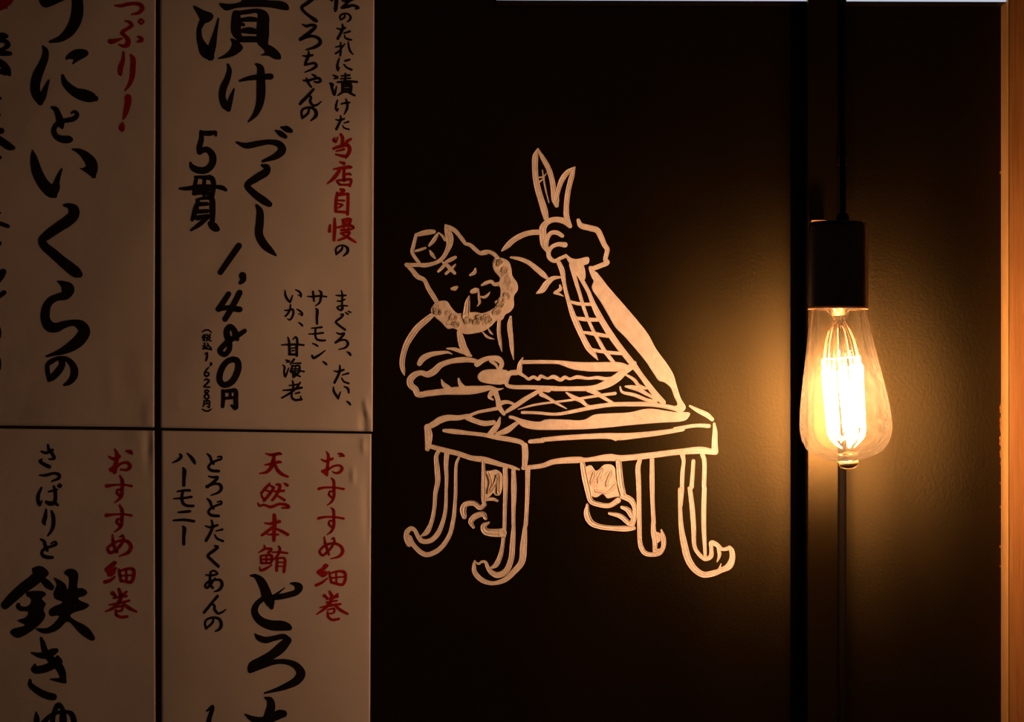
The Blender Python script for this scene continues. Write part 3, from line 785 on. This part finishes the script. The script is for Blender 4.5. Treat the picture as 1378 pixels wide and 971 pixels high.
D R C5 265,480,22 220,530,34 160,600,28; 270,505,18 315,530,32 275,600,34 195,695,34; 200,560,12 250,575,22; 160,600,20 170,650,20 200,680,20; 350,490,20 395,497,36 385,560,36 340,640,34 300,690,30; 330,580,18 445,570,30; 380,640,22 455,690,30; 455,475,18 490,500,38; 115,730,16 135,762,24 190,750,24 280,777,34 390,740,30 490,755,34 510,780,32 420,790,14
D R C6 325,25,38 330,100,48 325,200,44 320,350,38; 205,128,14 270,135,30 390,108,38; 300,185,32 240,232,34 168,283,28; 350,200,22 420,232,34 498,275,34; 235,272,12 300,275,24 375,275,22
D R C6 195,410,10 205,450,28 122,505,8; 200,455,22 285,462,34 250,510,30; 150,550,22 160,640,28; 160,545,18 290,545,32 285,630,28; 160,592,22 290,590,22; 160,640,24 280,640,24; 222,550,18 222,640,20; 138,690,12 150,732,26 205,715,32 290,665,14; 300,500,14 400,500,24 492,512,20; 380,425,18 397,450,28 375,530,28 312,600,16; 362,590,28 355,735,32; 370,577,18 455,580,28 448,750,34; 365,630,14 450,630,14; 365,680,14 450,680,14
D K C7 140,115,16 190,118,40 248,170,84 290,250,96 320,340,110 352,405,96 368,460,44; 577,200,14 620,205,40 665,240,84 640,292,64 560,322,60 450,345,58 370,352,60; 400,332,26 510,248,6; 275,365,50 212,420,56 182,490,68 205,560,76 270,620,88 370,655,104 480,660,104 540,672,80 562,682,56
D K C7 187,747,8 220,785,50 300,815,66 400,795,54 500,778,56 545,820,78; @C8; 975,10,74 900,90,100 800,165,86 700,215,74 610,270,80 590,318,54; 600,300,80 700,262,80 850,230,48 960,230,50 1060,270,66 1110,350,90 1070,420,84 960,480,62 850,520,36 735,552,12
D K C8 740,598,14 790,625,64 802,690,84 780,770,90 750,880,100; 535,770,12 600,812,50 700,835,70 800,812,80 890,770,90 930,765,72
D K C8 142,735,14 198,692,34 190,740,40 170,800,42 155,880,50
'''
for line in TEXT.strip().splitlines():
    key, ink, tile, data = line.split(' ', 3)
    root, depth = posters[key]
    sf = lambda x, y, e, dp=depth: P(x, y, dp(x, y) + 0.00012 + e)
    vs2, fs2 = brush_mesh(parse(tile, data), sf, None, 0.85)
    o = me_obj('brush_character', vs2, room_facing(vs2, fs2), M_RED if ink == 'R' else M_INK)
    kid(o, root)
    if ink == 'R': o['label'] = 'red brush character'

# ------------------------------------------------------------------ painted drawing on the wall
DRAW = r'''
fish_tail D2 440,68,14 415,140,54 412,240,56 418,340,56 440,450,60 470,550,60 500,650,64 515,715,50; 442,80,24 490,165,44 540,260,50 570,360,50 585,450,56 600,540,74 612,595,40; 600,560,50 625,460,44 660,360,50 710,290,48 782,240,14; 782,240,14 755,320,46 727,420,48 710,520,50 702,620,50 705,700,54 735,780,40; 482,268,10 492,340,14 510,440,16 542,568,8; 445,335,12 490,330,14 520,295,6; 440,385,20 470,365,14 500,340,10
hand H1 785,195,48 720,140,66 620,122,60 540,150,60 490,210,78 490,300,80 500,390,78 525,450,46; 700,300,44 640,265,50 580,270,46 540,320,50 525,400,50 540,470,40; 730,398,60 660,392,48 590,420,42 552,480,46 562,540,50 620,575,44 680,545,40 735,522,40; P735,500 800,545 860,555 985,535 985,595 930,620 860,640 800,620 765,575; 875,130,40 900,185,60 1000,215,64 1080,240,66 1120,310,64 1160,400,56 1190,450,54 1170,560,50 1190,590,56 1130,620,54 1020,662,50
sleeve H1 440,260,60 360,265,58 270,290,60 170,345,60 100,410,56 45,462,20; 140,535,22 230,550,42 330,590,50 420,660,60 490,720,60 540,765,34; 690,750,22 600,762,48 530,820,68 480,890,66 425,925,18; 675,838,20 682,878,40 620,915,26; 615,922,26 660,932,28 715,958,8
headscarf H2 525,178,60 480,180,76 400,192,78 320,212,66 275,225,46; 270,220,46 245,320,50 225,400,54 210,475,52 250,550,50 310,630,50; 460,380,36 520,310,60 565,240,48 598,190,14; 600,192,14 650,240,34 690,300,40; 262,460,34 330,440,40 405,415,34; 470,455,24 500,510,56 545,565,26; 692,75,14 705,140,58 740,220,112 755,300,112 750,370,90 715,460,68 670,540,60 610,600,58 520,640,56 400,665,66 300,660,58 200,660,58 125,655,50; 700,80,16 760,120,66 840,170,64 900,240,60 960,320,58 985,352,50 1050,370,56 1120,430,60 1200,490,58 1290,485,56
headscarf_knot H2 838,550,48 770,585,58 700,620,40; 690,650,46 640,710,48 592,755,36; 655,622,30 700,650,50 770,720,60 828,780,46; 840,655,24 790,710,44 702,788,40
face D3 110,180,26 160,220,40 220,290,48 280,320,40 320,400,44 370,480,46 400,530,40; 800,70,36 870,57,38 930,82,38 965,120,36; 756,216,18 748,250,36 708,275,22; 538,402,26 565,398,44 583,388,28; 725,428,40 760,415,50 775,412,34; 785,430,18 790,490,24 795,530,24 770,568,4; 800,475,14 840,480,26 870,460,22 893,430,4; 815,368,20 860,345,34 905,335,32 930,360,34 1000,350,40
beard D3 P965,112 1060,148 1088,220 1095,280 1140,350 1146,410 1110,470 1110,560 1080,610 1030,640 1005,685 945,700 900,745 830,792 760,810 660,818 600,790 550,765 500,770 440,710 380,660 345,612 355,570 400,530 440,515 490,520 530,575 585,630 640,628 760,620 820,630 900,600 945,565 938,520 980,490 990,400 970,360 985,305 930,230 915,170 935,120; 697,470,12 682,530,48 674,600,60 670,660,74; 998,140,15 1004,158,15 992,172,15 974,171,15 965,158,15 971,146,15 984,143,15 993,151,15; 982,181,15 955,195,15 928,183,15 923,159,15 941,143,15 963,147,15 972,163,15 963,177,15; 1007,252,15 1003,234,15 1015,221,15 1032,223,15 1039,236,15 1033,248,15 1020,249,15 1013,241,15; 1052,251,15 1022,252,15 1006,233,15 1013,211,15 1035,205,15 1052,216,15 1051,233,15 1037,241,15; 1058,261,15 1056,285,15 1035,296,15 1015,288,15 1011,269,15 1024,257,15 1040,259,15 1047,272,15; 1055,293,15 1077,304,15 1078,325,15 1062,337,15 1044,333,15 1038,318,15 1047,306,15 1061,306,15; 1038,326,15 1064,336,15 1070,360,15 1053,376,15 1031,374,15 1021,357,15 1030,343,15 1046,341,15; 1071,364,15 1049,358,15 1042,340,15 1054,325,15 1072,326,15 1081,338,15 1075,351,15 1063,353,15; 1064,446,15 1067,466,15 1052,479,15 1034,476,15 1027,461,15 1035,449,15 1049,448,15 1057,457,15; 1057,410,15 1069,391,15 1092,388,15 1106,403,15 1102,420,15 1085,426,15 1072,418,15 1072,405,15; 1034,526,15 1004,535,15 981,519,15 981,494,15 1002,481,15 1023,489,15 1028,507,15 1016,519,15; 1071,467,15 1073,492,15 1054,507,15 1032,502,15 1024,483,15 1035,469,15 1052,468,15 1061,480,15; 977,541,15 992,528,15 1010,531,15 1018,546,15 1009,558,15 995,559,15 987,550,15 990,540,15; 1013,539,15 1011,563,15 991,574,15 970,566,15 966,548,15 978,535,15 995,538,15 1002,550,15; 981,639,15 955,649,15 932,638,15 930,616,15 947,603,15 966,607,15 973,623,15 963,635,15; 995,600,15 987,624,15 963,632,15 944,619,15 944,599,15 961,589,15 977,595,15 981,609,15; 888,686,15 860,688,15 843,671,15 849,650,15 870,643,15 886,653,15 886,669,15 873,677,15; 911,717,15 879,724,15 855,707,15 857,681,15 880,669,15 901,678,15 905,697,15 892,709,15; 824,705,15 846,699,15 862,710,15 862,728,15 847,737,15 832,731,15 829,718,15 837,710,15; 771,664,15 797,653,15 820,665,15 823,687,15 806,700,15 786,696,15 780,680,15 789,668,15; 796,668,15 803,689,15 790,705,15 769,704,15 759,690,15 765,675,15 781,672,15 791,681,15; 793,709,15 782,730,15 759,732,15 744,718,15 748,701,15 765,695,15 778,702,15 779,715,15; 678,724,15 663,700,15 675,677,15 700,673,15 717,688,15 714,707,15 696,715,15 681,707,15; 672,733,15 658,714,15 668,694,15 689,690,15 704,702,15 701,718,15 687,725,15 674,719,15; 587,707,15 602,721,15 599,738,15 583,745,15 568,738,15 567,725,15 577,717,15 588,719,15; 543,739,15 558,715,15 587,713,15 603,731,15 597,752,15 577,759,15 561,749,15 561,733,15; 529,686,15 531,659,15 555,647,15 578,656,15 582,677,15 568,690,15 549,688,15 542,674,15; 506,739,15 500,717,15 515,701,15 537,703,15 546,719,15 539,733,15 523,736,15 513,726,15; 529,656,15 501,655,15 487,635,15 496,614,15 518,610,15 533,622,15 530,639,15 516,645,15; 535,620,15 527,637,15 509,641,15 496,630,15 499,616,15 511,610,15 523,615,15 524,625,15; 378,599,15 409,588,15 434,604,15 434,630,15 413,644,15 391,636,15 386,618,15 398,605,15; 377,574,15 374,554,15 389,541,15 407,545,15 414,559,15 406,571,15 392,572,15 384,563,15
collar D3 870,765,10 900,810,20 920,828,6; 820,800,10 870,850,24 932,870,6; 975,695,34 972,800,36 985,900,32 1002,985,6; 1083,662,22 1073,740,48 1085,860,44 1095,960,34 1112,1060,6; 605,805,46 620,870,66 650,960,68 685,1005,54 718,1025,16; 488,955,10 560,962,34 640,990,38
arm D3 350,650,46 300,690,56 220,760,60 160,840,60 110,930,54 85,1016,50 75,1096,50 85,1156,40 98,1201,10; @D5; 235,200,46 270,150,58 340,115,48 430,100,36 500,95,24 540,112,8; 985,250,40 1000,200,42 970,160,58 900,147,42 830,165,48 770,205,54; 780,182,36 700,165,48 620,165,54 520,180,48 430,215,54 370,270,66 310,300,58 250,285,48 190,305,58 150,350,64 155,400,60 200,440,58 220,485,56 320,475,58 450,460,60 600,450,78 720,445,80 820,435,62 890,425,46 960,440,26 1015,430,8; 440,345,6 460,390,38 500,430,60; 600,340,18 615,390,38 650,430,50; 900,175,36 950,215,28 965,250,20; 940,450,56 900,480,48 885,510,30 920,535,16; 940,460,48 965,540,46 975,600,48 1020,665,34; 975,570,48 1050,555,34 1120,578,24; 970,612,36 880,630,32 780,650,30 700,680,28 650,690,26
knife D5 P785,300 830,265 960,255 1060,275 1040,350 1020,385 860,380 800,360 780,330; @H3; 190,92,16 160,160,50 150,240,60; 190,137,44 400,135,44 580,140,44 640,152,60 740,175,84 900,188,100 1100,188,104 1250,190,100 1330,205,70; @D6; 852,198,44 840,212,58 760,270,66 690,330,78 600,385,76 480,425,54 300,432,46 100,432,46; @H3; 560,425,54 300,412,48 60,405,44 15,385,42 15,330,48 50,260,56 120,250,60; 150,255,46 210,292,30 255,322,34 305,300,38 362,322,36 385,292,40 460,315,26 525,298,46 600,330,42 650,303,40 700,320,28 780,300,42 900,315,32 1000,306,38 1090,322,46 1160,330,70
fish_head H3 15,675,38 100,620,52 200,550,54 300,490,48 400,440,46 470,440,60; 140,652,10 300,607,24 470,580,24 700,553,26 900,520,30 1100,490,34 1195,478,36; 185,685,34 350,690,34 550,705,34 750,672,42 900,640,44 1000,622,44; @D6; 430,608,44 640,580,42 850,575,44 1000,577,44 1100,590,40 1180,605,44 1270,628,44; @H3; 390,488,50 470,530,36 540,575,32 668,645,12; 665,470,20 740,520,48 830,560,48 880,605,36 930,630,36; 900,440,50 1000,480,54 1080,530,40 1180,590,34; @D6; 770,300,18 850,350,32 890,400,32 960,430,24; 770,412,18 830,420,42 900,440,48 965,485,28; 720,415,14 735,460,24 850,490,34 980,540,32 1050,550,38; 900,440,36 1000,500,28 1060,530,28
fish_body D4 150,160,42 180,230,50 197,330,38 217,430,36 245,530,40 272,620,50 322,740,58 372,850,54 425,950,56 480,1015,42 515,1062,6; 270,180,50 308,330,38 345,450,34 377,560,34 420,680,30 470,790,32 528,895,36 570,970,38 620,1036,38 660,1086,34; 300,190,60 360,310,40 425,430,38 460,520,44 505,620,58 562,720,58 625,820,62 695,920,60 765,1010,58 835,1100,60 900,1186,50 980,1296,54 1060,1396,58 1120,1455,48; P300,170 370,180 390,220 392,310 372,325 330,280; 250,520,28 330,540,34 400,545,32 460,545,34; 300,672,28 400,685,40 510,690,34; 365,803,22 480,820,38 600,840,34; 450,966,36 560,986,32 700,1000,34 760,1006,28
cloth D4 P475,235 620,400 760,560 880,700 980,830 1050,960 1150,1096 1210,1196 1240,1296 1280,1420 1325,1500 1300,1540 1260,1548 1190,1500 1252,1480 1220,1396 1190,1316 1130,1266 1080,1251 1040,1196 960,1076 880,976 810,896 750,830 680,760 610,640 540,520 458,390 475,330 450,275; 445,210,40 470,280,40 490,320,36
cutting_board H3 P38,725 80,725 180,760 370,790 440,765 620,765 850,770 960,715 1100,700 1344,688 1556,647 1756,671 1873,688 2008,694 1979,753 1932,777 1697,794 1462,812 1109,847 875,865 405,873 300,868 190,840 140,800 90,760 48,748; @D5; 985,700,14 965,760,44 920,820,56 885,852,40; 955,850,30 1040,822,56 1140,752,36
tabletop D5 300,790,46 350,770,58 430,722,64 500,702,58 600,702,48 680,685,40; 680,700,54 760,735,48 840,755,50 925,745,44; 308,785,56 320,860,74 318,930,62 310,990,46; 465,820,34 560,830,48 700,845,38 830,860,38 960,885,48 1080,905,48 1180,930,44 1205,955,44; @E1; 1212,65,58 1217,150,60 1210,262,46; 310,62,38 450,103,48 600,140,48 720,180,48 830,195,58 1000,242,42 1100,266,34 1162,285,16; @E2; -178,272,40 0,250,46 100,215,52 340,196,60 400,196,40 620,175,68 720,182,58 1000,155,58 1200,130,56 1290,120,56; @E3; 440,605,54 640,590,68 720,600,58 775,608,50; 765,342,22 772,420,46 768,520,58 770,600,66; 540,180,20 620,225,42 700,265,48 745,303,38; @D5; 1262,922,38 1378,912,48; @D6; 0,905,42 200,888,48 600,870,56 700,878,68 850,868,58 1100,840,48 1300,808,40; @E3; 400,392,36 600,360,34 715,365,38; @D6; 640,885,30 680,905,28
table_leg E1 415,115,36 392,160,38 400,280,50 405,400,48 385,500,40 375,640,36 345,780,38 300,870,48 252,902,14; 490,140,48 482,250,40 488,350,34 485,480,30 478,660,34 450,780,40 400,890,48 330,948,46 260,948,46 220,900,40 195,850,36 160,832,42 122,862,48 115,920,50 140,980,50; @O; 47,360,18 64,392,18 110,428,20 160,410,20 200,360,18 218,300,17 228,200,14 232,70,12 243,43,10
table_leg E1 1030,262,44 1035,400,44 1030,600,38 1025,800,36 1022,900,36; @E4; 672,280,36 665,350,34 640,470,46 595,555,46 548,580,14; @E1; 1108,290,38 1112,450,50 1108,700,36 1108,800,36; @E4; 765,200,36 755,350,50 740,500,54 690,610,56 620,645,58 560,620,48 525,570,38 505,525,28 470,520,24 440,540,20 405,512,12; @E1; 1240,290,48 1237,500,40 1228,700,38 1222,800,40; @E4; 872,190,36 855,380,66 840,520,62 770,610,56 680,690,48 570,720,38 470,690,48 405,620,46 398,560,36 405,510,14
foot E1 830,215,30 830,400,38 830,560,38 835,600,36; P830,310 890,300 950,290 1000,330 1005,420 980,520 940,522 920,500 890,530 850,560 830,600 812,580; 870,310,24 900,400,24 880,500,24 940,420,26 970,330,26 970,500,26; 850,565,28 920,560,34 958,575,24; 840,610,40 800,640,46 740,600,48 660,612,56 640,660,60 652,725,44; 848,738,34 830,702,48 750,722,58 712,770,48 738,822,26; 880,778,22 830,812,56 850,860,66 930,875,78 1005,872,84
foot E2 370,230,48 390,350,58 420,480,56 450,580,48 520,610,48 620,620,48 700,572,54; 705,212,56 722,400,58 748,520,54; P400,270 450,250 490,300 520,290 570,245 640,245 680,290 720,400 740,520 660,540 600,550 560,510 500,540 460,530 430,450; 420,330,24 480,300,24 450,420,26 560,280,26 520,400,26 640,300,26 600,430,26 690,400,26 620,490,26 500,480,26; 740,532,56 820,572,56 856,650,44 845,740,56 825,820,44; 735,635,28 790,660,50 830,720,50; 620,693,26 720,718,46 800,785,46; 415,612,26 410,700,58 450,780,56 530,815,48 650,830,48 780,835,56 845,830,40
table_leg E2 903,195,40 885,260,48 890,400,48 895,600,42 898,800,42 900,940,42; @E5; 280,320,42 295,390,46 330,440,46 390,455,42 460,440,48 498,385,44 500,300,46 482,225,16; @E2; 1015,190,42 1015,400,48 1020,600,40 1030,780,42; @E5; 405,160,40 410,260,52 422,330,50 420,410,40; 430,260,40 470,290,54 450,330,30; 420,420,40 460,420,40
table_leg E3 470,625,50 482,690,36 472,780,40 465,960,40; @E2; 1295,460,40 1280,620,38; @E5; 655,-150,40 655,0,38 665,200,48 690,350,64 730,500,66 790,590,62 870,640,58 960,630,58 1040,600,48 1110,560,64 1140,480,54 1130,410,46 1110,380,20; @E3; 572,690,36 565,800,38 555,930,42; @E5; 745,-160,42 758,-60,46 765,0,48 780,200,48 790,380,38 830,450,38 890,495,42 940,470,46 945,400,38 945,345,44 990,360,44 1050,405,32 1115,392,40; @E3; 655,630,44 672,680,42 670,930,42; @E5; 880,-160,44 875,0,46 875,200,44 882,350,38 890,480,28; 1010,380,36 1020,460,34 1000,520,10; 1035,540,10 1020,590,28
'''
random.seed(5)
draw = empty('wall_drawing', P(770, 786, 0), 'cream painted line drawing of a bearded cook slicing a fish at a table', 'drawing')
for line in DRAW.strip().splitlines():
    nm, tile, data = line.split(' ', 2)
    vs2, fs2 = brush_mesh(parse(tile, data), lambda x, y, e: P(x, y, 0.00012 + e), relief=0.0005 if nm not in ('beard', 'foot') else 0.0012, over=nm in ('beard', 'foot'))
    o = me_obj(nm, vs2, room_facing(vs2, fs2), M_PAINT, None, False)
    kid(o, draw)
